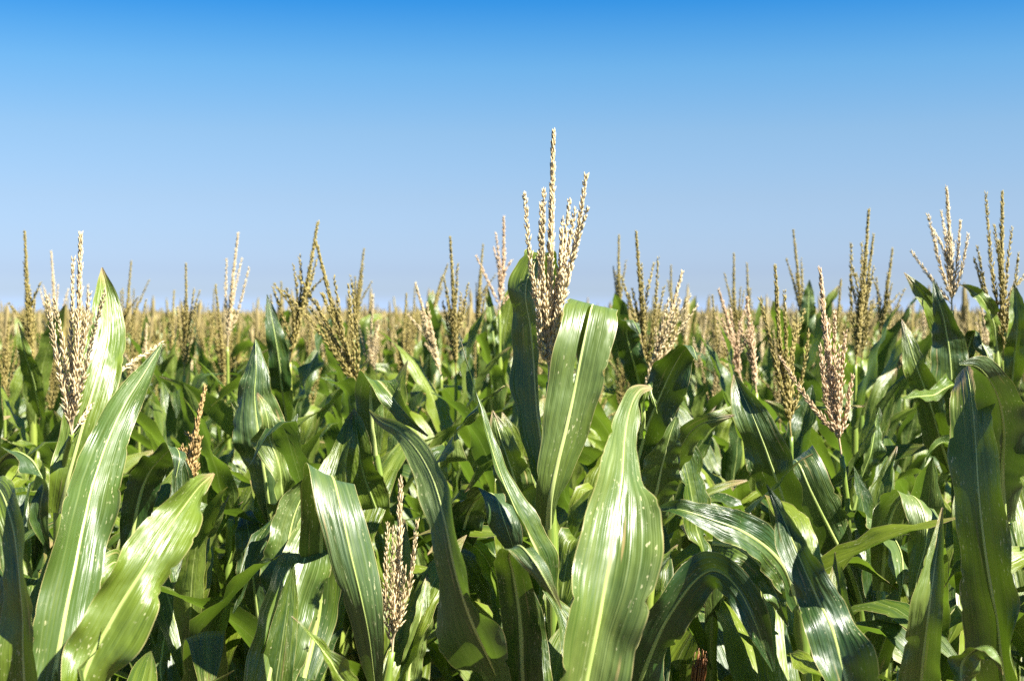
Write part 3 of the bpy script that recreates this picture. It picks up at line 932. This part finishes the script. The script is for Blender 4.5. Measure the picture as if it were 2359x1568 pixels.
hero("corn plant with a stiff rolled leaf standing like a spear at lower right",
     [(2105, 1950, 1.86), (2108, 1780, 1.84)],
     [([(2108, 1760, 1.82), (2120, 1568, 1.78), (2136, 1430, 1.75), (2150, 1320, 1.75), (2160, 1245, 1.76), (2170, 1168, 1.78)], 104, [-12, -12, -10, -8, 0], {'prof': [0.85, 1, 1, 0.85, 0.5, 0.04], 'phi': [110, 110, 110, 130, 140], 'mat': 'p'})],
     None, seed=19)
hero("corn plant with drooping striped leaf left of the spear-like rolled leaf",
     [(2030, 1800, 2.35), (2030, 1450, 2.35), (2028, 1360, 2.35)],
     [([(2030, 1360, 2.33), (2042, 1240, 2.28), (2062, 1170, 2.25), (2094, 1140, 2.21), (2124, 1164, 2.17), (2134, 1240, 2.15), (2112, 1330, 2.15), (2100, 1420, 2.16)], 84, [10, 15, 15, 10, 5], {'mat': 'p'}),
      ([(2028, 1370, 2.36), (2016, 1280, 2.4), (2036, 1190, 2.42), (2056, 1130, 2.43)], 86, [15, 15, 10], {'mat': 'p'})],
     None, seed=20)
hero("corn plant at the right edge with tall black-green blade and a shining arched leaf",
     [(2325, 1900, 1.98), (2318, 1500, 1.98), (2312, 1190, 1.97)],
     [([(2330, 1780, 1.92), (2308, 1568, 1.88), (2290, 1430, 1.86), (2272, 1290, 1.85), (2256, 1140, 1.85), (2244, 1000, 1.87), (2232, 895, 1.90), (2222, 838, 1.94)], 146, [-34, -34, -34, -32, -28, -20], {'prof': [0.75, 0.92, 1, 0.92, 0.85, 0.85, 0.85, 0.6], 'phi': [70, 60, 55, 50], 'ruf': 0.013}),
      ([(2312, 1204, 1.96), (2308, 1085, 1.92), (2312, 1000, 1.89), (2302, 925, 1.86), (2280, 874, 1.83), (2250, 843, 1.81), (2208, 838, 1.80)], 112, [-8, -6, 0, 4, 0], {'prof': [0.42, 0.85, 1, 1, 0.9, 0.6, 0.05], 'phi': [140, 60, 30, 30, 40], 'up': -1}),
      ([(2205, 1680, 1.72), (2218, 1568, 1.70), (2242, 1508, 1.69), (2276, 1490, 1.68), (2300, 1510, 1.67), (2309, 1552, 1.67)], 56, [30, 40, 45, 40], {'phi': [80, 80, 80]}),
      ([(2322, 1205, 2.0), (2290, 1120, 2.2), (2230, 1045, 2.42), (2180, 1014, 2.46), (2148, 1032, 2.46), (2130, 1070, 2.46)], 56, [20, 20, 25], {'mat': 'y', 'label': "small yellow-green leaf tip"})],
     None, seed=21)
hero("sky-high right-hand corn plant with thin wide-spread pale tassel over four pointed leaves",
     [(2230, 1500, 3.0), (2215, 1100, 3.0), (2200, 880, 3.0)],
     [([(2218, 940, 2.98), (2198, 830, 2.95), (2152, 722, 2.92), (2112, 664, 2.90), (2082, 628, 2.90)], 58, [20, 15, 10], {'phi': [120, 60, 50]}),
      ([(2196, 980, 2.96), (2190, 860, 2.9), (2176, 750, 2.88), (2160, 690, 2.88), (2150, 648, 2.9)], 92, [-10, -10, -5], {'phi': [100, 60, 50], 'prof': [0.6, 0.95, 1, 0.8, 0.45, 0.04]}),
      ([(2210, 860, 3.0), (2240, 772, 2.98), (2262, 790, 2.94), (2285, 850, 2.92)], 40, [10, 20], {}),
      ([(2228, 868, 2.96), (2180, 893, 2.86), (2130, 908, 2.8), (2072, 918, 2.76)], 36, [30, 40, 40], {'mat': 'y', 'label': "thin yellow-green leaf"}),
      ([(2190, 1090, 3.0), (2150, 960, 2.9), (2112, 850, 2.87), (2090, 780, 2.88), (2076, 735, 2.9)], 66, [-20, -15, -10], {})],
     dict(base=(2192, 715), tip=(2180, 437), d=3.0, mat='cream', thick=0.85,
          br=[(0.05, (2098, 578), 0.0, (2150, 650)), (0.1, (2138, 497), -0.03, (2165, 610)), (0.15, (2150, 530), 0.03), (0.1, (2212, 508), 0.0, (2202, 620)), (0.08, (2228, 548), -0.02, (2210, 640)), (0.1, (2196, 560), 0.04), (0.15, (2168, 490), 0.04)]), low=2, seed=22)
hero("corn plant by the right edge with two tall stacked spikes in its olive tassel",
     [(2330, 1500, 2.95), (2322, 1100, 2.95), (2312, 880, 2.95)],
     [([(2324, 930, 2.93), (2338, 820, 2.88), (2342, 730, 2.87), (2335, 648, 2.88)], 52, [10, 10, 0], {'phi': [120, 60, 50]}),
      ([(2300, 850, 2.97), (2292, 760, 2.94), (2262, 690, 2.9), (2232, 664, 2.88), (2210, 656, 2.88)], 44, [30, 35, 30], {})],
     dict(base=(2312, 830), tip=(2308, 448), d=2.95, mat='olive', thick=0.95,
          br=[(0.12, (2270, 448), 0.06, (2284, 620)), (0.1, (2250, 568), -0.02, (2275, 690)), (0.14, (2290, 520), 0.02), (0.1, (2345, 590), -0.02, (2330, 700)), (0.12, (2330, 530), 0.03), (0.14, (2300, 560), -0.04), (0.08, (2245, 600), 0.04, (2280, 720)), (0.1, (2355, 640), 0.02)]), low=2, seed=23)


def mid_hero(label, tip, base, d, mat, seed, n=7, spread=1.0, br=(), leaves=(), top=6, thick=1.0, dt=0.0, lod=0.8, flag=0.10, lean=0.0):
    b = at(base[0], base[1], d)
    # the stalk stands under the tassel; work out where low points of it show
    low = []
    for dz in (1.2, 0.45, 0.12):
        p = b + np.array((lean * dz, 0.02 * dz, -dz))
        r = p - CAM
        dd = float(r @ FWD)
        low.append((CX + F_PX * float(r @ RGT) / dd, CY - F_PX * float(r @ UPV) / dd, dd))
    return hero(label, low, leaves, dict(base=base, tip=tip, d=d, dt=dt, mat=mat, n=n, spread=spread, br=br, thick=thick, lod=lod, flag=flag), low=0, seed=seed, top_leaves=top)


G = None
mid_hero("corn plant far left with dark slim tassel taller than its neighbours", (57, 538), (74, 850), 3.7, 'olive', 31, 6, 0.5, leaves=[([(96, 960, 3.6), (76, 880, 3.5), (55, 805, 3.45), (42, 742, 3.45)], 40, [-20, -20, -10], {})])
mid_hero("corn plant with pale thin tassel half hidden behind the split cream tassel", (118, 582), (128, 800), 5.0, 'cream', 32, 6, 0.8)
mid_hero("corn plant just right of the pointed leaf tip, tassel with one drooping branch", (302, 603), (280, 800), 5.2, 'olive', 33, 5, 0.6, br=[(0.1, (342, 648), 0.0, (310, 720))])
mid_hero("corn plant with straight narrow tassel between the leaf tip and three-spiked tassel", (428, 612), (424, 865), 4.4, 'olive', 34, 6, 0.55, br=[(0.1, (460, 670), 0.0)])
mid_hero("corn plant with airy three-spiked cream tassel on a long bare stalk", (548, 541), (524, 800), 4.3, 'cream', 35, 0, 0.7, br=[(0.05, (522, 600), 0.0, (520, 700)), (0.1, (572, 622), 0.0, (550, 710)), (0.15, (556, 600), 0.03), (0.1, (535, 640), -0.03)], flag=0.25)
mid_hero("corn plant with tallest left-hand tassel leaning right to touch another tip", (732, 512), (668, 835), 3.5, 'olive', 36, 6, 0.7, br=[(0.1, (676, 612), 0.0), (0.2, (690, 590), 0.02), (0.1, (630, 665), 0.0, (655, 740)), (0.2, (745, 640), -0.03)], leaves=[([(660, 970, 3.4), (648, 880, 3.3), (634, 780, 3.26), (615, 678, 3.28)], 50, [-10, -10, 0], {})], thick=1.1)
mid_hero("corn plant with widest fan of golden tassel branches leaning left", (728, 558), (832, 915), 3.1, 'olive', 37, 4, 0.7, br=[(0.02, (655, 672), -0.06, (740, 770)), (0.05, (690, 640), 0.0, (760, 760)), (0.08, (700, 690), 0.04, (770, 790)), (0.1, (770, 640), 0.0, (790, 770)), (0.08, (810, 650), -0.04, (822, 780)), (0.05, (722, 720), -0.08, (780, 820))], thick=1.1)
mid_hero("corn plant with grey-olive double tassel right of the golden fan", (838, 576), (815, 780), 4.9, 'olive', 38, 7, 0.5, br=[(0.1, (808, 640), 0.0), (0.1, (855, 650), 0.0)])
mid_hero("corn plant with pale tassel tilted left, standing low before the mid field", (958, 658), (1016, 865), 3.9, 'cream', 39, 6, 0.6, br=[(0.1, (940, 725), 0.0)])
mid_hero("corn plant with dark tassel slanting right behind the thick upright tassel", (1030, 612), (990, 740), 5.4, 'olive', 40, 4, 0.4)
mid_hero("corn plant with thick upright tassel and single branch curving off to its right", (1037, 548), (1050, 865), 3.7, 'olive', 41, 6, 0.5, br=[(0.3, (1078, 655), 0.0, (1062, 740)), (0.1, (1022, 640), 0.0)], thick=1.1)
mid_hero("corn plant with dark olive tassel standing behind the thin pinkish one", (1112, 568), (1100, 790), 5.0, 'olive', 42, 6, 0.5)
mid_hero("corn plant with thin four-spiked pinkish tassel left of the tallest plant", (1160, 502), (1150, 715), 4.0, 'pink', 43, 0, 0.7, br=[(0.12, (1142, 540), 0.0), (0.08, (1177, 600), 0.0), (0.05, (1097, 590), 0.0, (1120, 640)), (0.1, (1138, 575), 0.03), (0.02, (1185, 665), 0.0, (1165, 690))], leaves=[([(1142, 840, 3.9), (1134, 760, 3.86), (1122, 658, 3.85)], 24, [0, 0], {})], flag=0.16)
mid_hero("corn plant with closed narrow tassel nearest right of the tallest plant", (1425, 546), (1426, 750), 4.9, 'olive', 44, 5, 0.4)
mid_hero("corn plant with many-branched olive tassel and small curled leaf below", (1465, 536), (1490, 880), 3.4, 'olive', 45, 5, 0.8, br=[(0.1, (1515, 600), 0.0, (1508, 720)), (0.1, (1432, 640), 0.0, (1462, 740)), (0.2, (1505, 610), 0.04)], leaves=[([(1476, 900, 3.3), (1458, 830, 3.24), (1444, 770, 3.2), (1456, 740, 3.16), (1474, 770, 3.13)], 58, [0, 10, 20], {})])
mid_hero("corn plant whose cream tassel leans far right in loose pale branches", (1570, 630), (1478, 915), 3.2, 'cream', 46, 3, 0.7, br=[(0.05, (1605, 705), 0.0, (1545, 790)), (0.1, (1590, 680), -0.03, (1540, 770)), (0.15, (1540, 690), 0.0), (0.1, (1510, 760), -0.03)])
mid_hero("corn plant with slim olive tassel showing above the right-leaning cream one", (1545, 613), (1555, 790), 5.2, 'olive', 47, 5, 0.5)
mid_hero("corn plant with open tassel of thin grey spikes, first of the right-hand cluster", (1690, 588), (1698, 800), 4.8, 'olive', 48, 6, 0.7)
mid_hero("corn plant with single dark spike rising just behind the open grey-spiked tassel", (1720, 607), (1728, 790), 5.4, 'olive', 49, 4, 0.4)
mid_hero("corn plant with rosy tassel half sunk among leaves before the grey-spiked tassel", (1655, 668), (1708, 880), 3.6, 'pink', 50, 6, 0.8, br=[(0.1, (1722, 690), 0.0)])
mid_hero("corn plant with stout reddish tassel left of the golden branching one", (1720, 690), (1742, 905), 3.2, 'pink', 51, 6, 0.6)
mid_hero("corn plant with golden branching tassel left of the thick rosy tassel", (1785, 618), (1822, 1005), 2.85, 'olive', 52, 2, 0.8, br=[(0.05, (1758, 718), 0.0, (1790, 860)), (0.08, (1862, 768), 0.0, (1845, 880)), (0.1, (1838, 740), 0.03), (0.06, (1750, 690), -0.02, (1785, 830)), (0.1, (1810, 740), -0.03), (0.1, (1850, 720), 0.05)], thick=1.05)
mid_hero("corn plant with dark tassel and one broad upright leaf against the sky", (1827, 533), (1850, 770), 4.6, 'olive', 53, 5, 0.5, br=[(0.05, (1810, 595), 0.0)], leaves=[([(1852, 800, 4.5), (1860, 725, 4.42), (1864, 644, 4.42)], 38, [0, 0], {})])
mid_hero("corn plant with tall olive tassel leaning right behind the thick rosy tassel", (2000, 488), (1970, 840), 3.4, 'olive', 54, 5, 0.5, br=[(0.1, (1960, 560), 0.0, (1960, 700)), (0.2, (1985, 560), 0.03)])
mid_hero("corn plant with second olive tassel close beside the tall right-leaning one", (2011, 545), (1985, 830), 3.9, 'olive', 55, 5, 0.5)
mid_hero("corn plant with dark leaning tassel and a thin branch stretched right", (2055, 576), (2025, 790), 4.3, 'olive', 56, 5, 0.5, br=[(0.05, (2082, 668), 0.0, (2050, 740)), (0.1, (2010, 640), 0.0)])
mid_hero("corn plant with low drab tassel at the far left edge below the horizon", (20, 740), (10, 920), 4.0, 'olive', 57, 6, 0.5)
mid_hero("corn plant with short spike just left of the tallest left-hand tassel", (648, 650), (640, 780), 5.8, 'olive', 58, 3, 0.4)

# ------------------------------------------------------------------ the field behind: plants of ten patterns, each plant its own object
def make_pattern(seed, full, short=False):
    """Meshes of one plant (stalk, leaves, tassel and its branches) standing at the origin, about 2.3 m tall."""
    rng = random.Random(seed)
    H = 2.30
    tl = rng.uniform(0.31, 0.38)
    lean = (rng.uniform(-0.06, 0.06), rng.uniform(-0.06, 0.06))
    tb = np.array((lean[0] * 0.5, lean[1] * 0.5, H - tl))
    tt = np.array((lean[0] + rng.uniform(-0.05, 0.05), lean[1] + rng.uniform(-0.05, 0.05), H))
    parts = []
    collars = []
    for mb, z in proc_leaves(rng, H - tl - rng.uniform(0.07, 0.17), 12 if short else 10, nseg=20, nu=7, spacing=0.085 if short else 0.11, narrow=0.84 if short else 0.95, collar_xy=lambda z: (lean[0] * 0.5 * (z / (H - tl)) ** 2, lean[1] * 0.5 * (z / (H - tl)) ** 2)):
        parts.append(("leaf", mb.mesh("leaf", M_LEAF)))
        collars.append(z)
    path = [np.array((0, 0, 0.0)), np.array((lean[0] * 0.12, lean[1] * 0.12, 1.0)), tb]
    if short:
        zc = max(collars) - 0.01
        f = zc / tb[2]
        path[2] = np.array((tb[0] * f * f, tb[1] * f * f, zc))
    parts.append(("stalk", stalk_mesh("stalk", path, collars, 0.0125, 0.0042, m=8)))
    if short:
        return parts, []
    mat = [M_T_OLIVE, M_T_OLIVE, M_T_OLIVE, M_T_CREAM, M_T_OLIVE, M_T_FAR, M_T_OLIVE][seed % 7]
    main = spline([tb, (tb + tt) / 2 + np.array((0.004, 0, 0)), tt], 16)
    axes = gen_branches(tb, tt, rng, rng.randint(6, 9), rng.uniform(0.5, 0.95))
    sub = []
    if full:
        parts.append(("tassel", branch_mesh("tassel", main, mat, rng, True, 0.7, thick=1.1)))
        sub = [branch_mesh("tassel_branch", ax, mat, rng, False, 0.7, thick=1.1) for ax in axes]
    else:
        mb = MB()
        branch_mesh("tassel", main, mat, rng, True, 0.5, mb=mb, thick=1.3)
        for ax in axes:
            branch_mesh("tassel", ax, mat, rng, False, 0.45, mb=mb, thick=1.35)
        parts.append(("tassel", mb.mesh("tassel", mat)))
    return parts, sub


PAT_NEAR = [make_pattern(200 + i, True) for i in range(9)]
PAT_SHORT = [make_pattern(400 + i, True, True) for i in range(6)]
PAT_FAR = [make_pattern(300 + i, False) for i in range(7)]

ZONES = {
    (0, 0): ("corn plant in the second row on the left, overlapping leaves behind the slanting front leaves", "second-row corn plants behind the slanting front leaves"),
    (1, 0): ("corn plant in the second row mid field, packed behind the tall central plant", "second-row corn plants behind the tall central plant"),
    (2, 0): ("corn plant in the second row on the right, packed behind the thick rosy tassel", "second-row corn plants behind the rosy tassel"),
    (0, 1): ("small corn plant in the crowded middle rows on the left, tan tassel near the horizon", "middle-row corn plants on the left"),
    (1, 1): ("small corn plant in the crowded middle rows at the centre, tan tassel near the horizon", "middle-row corn plants at the centre"),
    (2, 1): ("small corn plant in the crowded middle rows on the right, tan tassel near the horizon", "middle-row corn plants on the right"),
    (0, 2): ("tiny distant corn plant on the left, only its tassel and top leaves showing", "distant corn plants on the left"),
    (1, 2): ("tiny distant corn plant at the centre, only its tassel and top leaves showing", "distant corn plants at the centre"),
    (2, 2): ("tiny distant corn plant on the right, only its tassel and top leaves showing", "distant corn plants on the right"),
}

rng = random.Random(77)
taken = [(o.location.x, o.location.y) for o in COL.objects if o.name.startswith("corn_plant")]
spots = []
tries = 0
cell = []
N_MASS = 300 - len(taken)
ROW = 0.56
yrow = 2.45
while yrow < 40:
    half = 0.385 * yrow + 0.45
    x = -half + rng.uniform(0, 0.2)
    while x < half:
        px, py = x + rng.uniform(-0.06, 0.06), yrow + rng.uniform(-0.16, 0.16)
        gap = 0.125
        if all((px - a) ** 2 + (py - b) ** 2 > gap ** 2 for a, b in taken + cell[-120:]):
            cell.append((px, py))
        x += rng.uniform(0.26, 0.36) * (0.42 if py < 4.0 else 0.62 if py < 5.5 else 0.8)
    yrow += ROW
cell.sort(key=lambda p: p[1])
near, far = cell[:N_MASS], cell[N_MASS:]
Y_SPLIT = near[-1][1]
for i, (px, py) in enumerate(near):
    full = py < 6.0
    short = py < 4.2
    pats = PAT_SHORT if short else (PAT_NEAR if full else PAT_FAR)
    parts, sub = pats[rng.randrange(len(pats))]
    hgt = EYE + (rng.gauss(-0.04, 0.05) if short or py < 4.5 else rng.gauss(0.0, 0.07))
    hgt = min(hgt, EYE + 0.12)
    sc = hgt / 2.30
    xn = px / (0.36 * py)
    zx = 0 if xn < -0.33 else (1 if xn < 0.33 else 2)
    zy = 0 if py < 5.0 else (1 if py < 8.5 else 2)
    lab, grp = ZONES[(zx, zy)]
    root = plant_root((px, py, 0), lab, grp)
    root.rotation_euler = (rng.uniform(-0.03, 0.03), rng.uniform(-0.03, 0.03), rng.uniform(0, 6.28))
    root.scale = (sc, sc, sc)
    for nm, me in parts:
        if nm == "leaf" and not full and me.vertices[0].co.z < 1.35:
            continue
        p = link(nm, me, root)
        if nm == "tassel":
            for sm in sub:
                link("tassel_branch", sm, p)


# ------------------------------------------------------------------ the rest of the field, past counting
def simple_plant(rng, lod):
    """(verts, uv, quads, material index) of a far plant: few-sided leaves and rough tassel spikes."""
    lv, luv, lq, n0 = [], [], [], 0
    mb = MB()
    H = 2.30
    tl = rng.uniform(0.34, 0.42)
    tb = np.array((0, 0, H - tl))
    z = H - tl - rng.uniform(0.10, 0.20)
    az = rng.uniform(0, 6.28)
    for i in range(8 if lod == 0 else 5):
        ns = 9 if lod == 0 else 6
        ln = rng.uniform(0.36, 0.5) + 0.07 * min(i, 3)
        w = rng.uniform(0.06, 0.085)
        kink = (rng.uniform(0.45, 0.7), rng.uniform(0.8, 1.6)) if rng.random() < 0.45 else None
        P, N = profile_leaf(np.array((0, 0, z)), az, rng.uniform(0.08, 0.32), rng.uniform(0.2, 1.2), 1.6, ln, w, rng, kink, rng.uniform(-0.9, 0.9), ns)
        s = np.linspace(0, 1, ns)
        leaf_into(mb, P, N, w * lerp_list(DEF_PROF, s), lerp_list([2.5, 0.8, 0.5, 0.6], s), rng, 0.008, 3)
        az += math.pi + rng.uniform(-0.5, 0.5)
        z -= rng.uniform(0.07, 0.13)
    nleaf = sum(len(q) for q in mb.q)
    tube_into(mb, np.array([(0, 0, 0.9), (0, 0, 1.5), tb]), [0.011, 0.009, 0.004], 4, cap=False)
    nst = sum(len(q) for q in mb.q) - nleaf
    tt = np.array((rng.uniform(-0.05, 0.05), rng.uniform(-0.05, 0.05), H))
    axes = [spline([tb, (tb + tt) / 2, tt], 9)] + [spline(list(a[::4]), 7) for a in gen_branches(tb, tt, rng, 8 if lod == 0 else 6, 0.8)]
    for k, ax in enumerate(axes):
        m = len(ax)
        r = (0.0115 if k == 0 else 0.0078) * np.array([0.3] + [rng.uniform(0.75, 1.25) for _ in range(m - 2)] + [0.15])
        tube_into(mb, ax, r, 4, cap=False)
    v = np.vstack(mb.v)
    uv = np.vstack(mb.uv)
    q = np.vstack(mb.q)
    mi = np.full(len(q), 2)
    mi[:nleaf] = 0
    mi[nleaf:nleaf + nst] = 1
    if rng.random() < 0.12:
        mi[mi == 2] = 3
    return v, uv, q, mi


nrng = np.random.default_rng(5)
frng = random.Random(9)
P0 = [simple_plant(frng, 0) for _ in range(14)]
P1 = [simple_plant(frng, 1) for _ in range(10)]
places = []
for (px, py) in far:
    if py < 24:
        places.append((px, py, 0, 1.0))
# flanks just outside the picture, so the field goes on to both sides
yr = 3.0
while yr < 24:
    half = 0.385 * yr + 0.5
    for sgn in (-1, 1):
        for k in range(5):
            places.append((sgn * (half + 0.1 + 0.36 * k + frng.uniform(-0.08, 0.08)), yr + frng.uniform(-0.15, 0.15), 0, 1.0))
    yr += 0.62
y = 24.0
while y < 420:
    dens = 0.43 * (y / 24) ** 0.8
    half = 0.40 * y + 3
    for x in np.arange(-half, half, dens):
        places.append((x + frng.uniform(-0.5, 0.5) * dens, y + frng.uniform(-0.5, 0.5) * dens, 1, min(1.0 + (y - 24) / 160, 2.6)))
    y += dens * 1.25
Vs, UVs, Qs, MIs, off = [], [], [], [], 0
for (px, py, lod, fat) in places:
    v, uv, q, mi = (P0 if lod == 0 else P1)[frng.randrange(14 if lod == 0 else 10)]
    sc = (EYE + frng.gauss(0.0, 0.08)) / 2.30
    sc = min(sc, (EYE + 0.20) / 2.30)
    a = frng.uniform(0, 6.28)
    ca, sa = math.cos(a) * fat, math.sin(a) * fat
    w = np.stack([v[:, 0] * ca - v[:, 1] * sa, v[:, 0] * sa + v[:, 1] * ca, v[:, 2]], 1) * sc + np.array((px, py, 0))
    Vs.append(w)
    UVs.append(uv)
    Qs.append(q + off)
    MIs.append(mi)
    off += len(v)
fm = MB()
fm.v, fm.uv, fm.q, fm.n = [np.vstack(Vs)], [np.vstack(UVs)], [np.vstack(Qs)], off
fme = fm.mesh("corn_field", M_LEAF)
for m_ in (M_STALK, M_T_FAR, M_T_OLIVE):
    fme.materials.append(m_)
fme.polygons.foreach_set("material_index", np.concatenate(MIs).astype(np.int32))
fme.update()
field = link("corn_field", fme)
tag(field, "far mass of corn tassels and leaves reaching to the horizon", kind="stuff")
print("plants:", len(taken), "single +", len(near), "mass; far", len(places), "faces", len(np.concatenate(MIs)), "split y", Y_SPLIT)
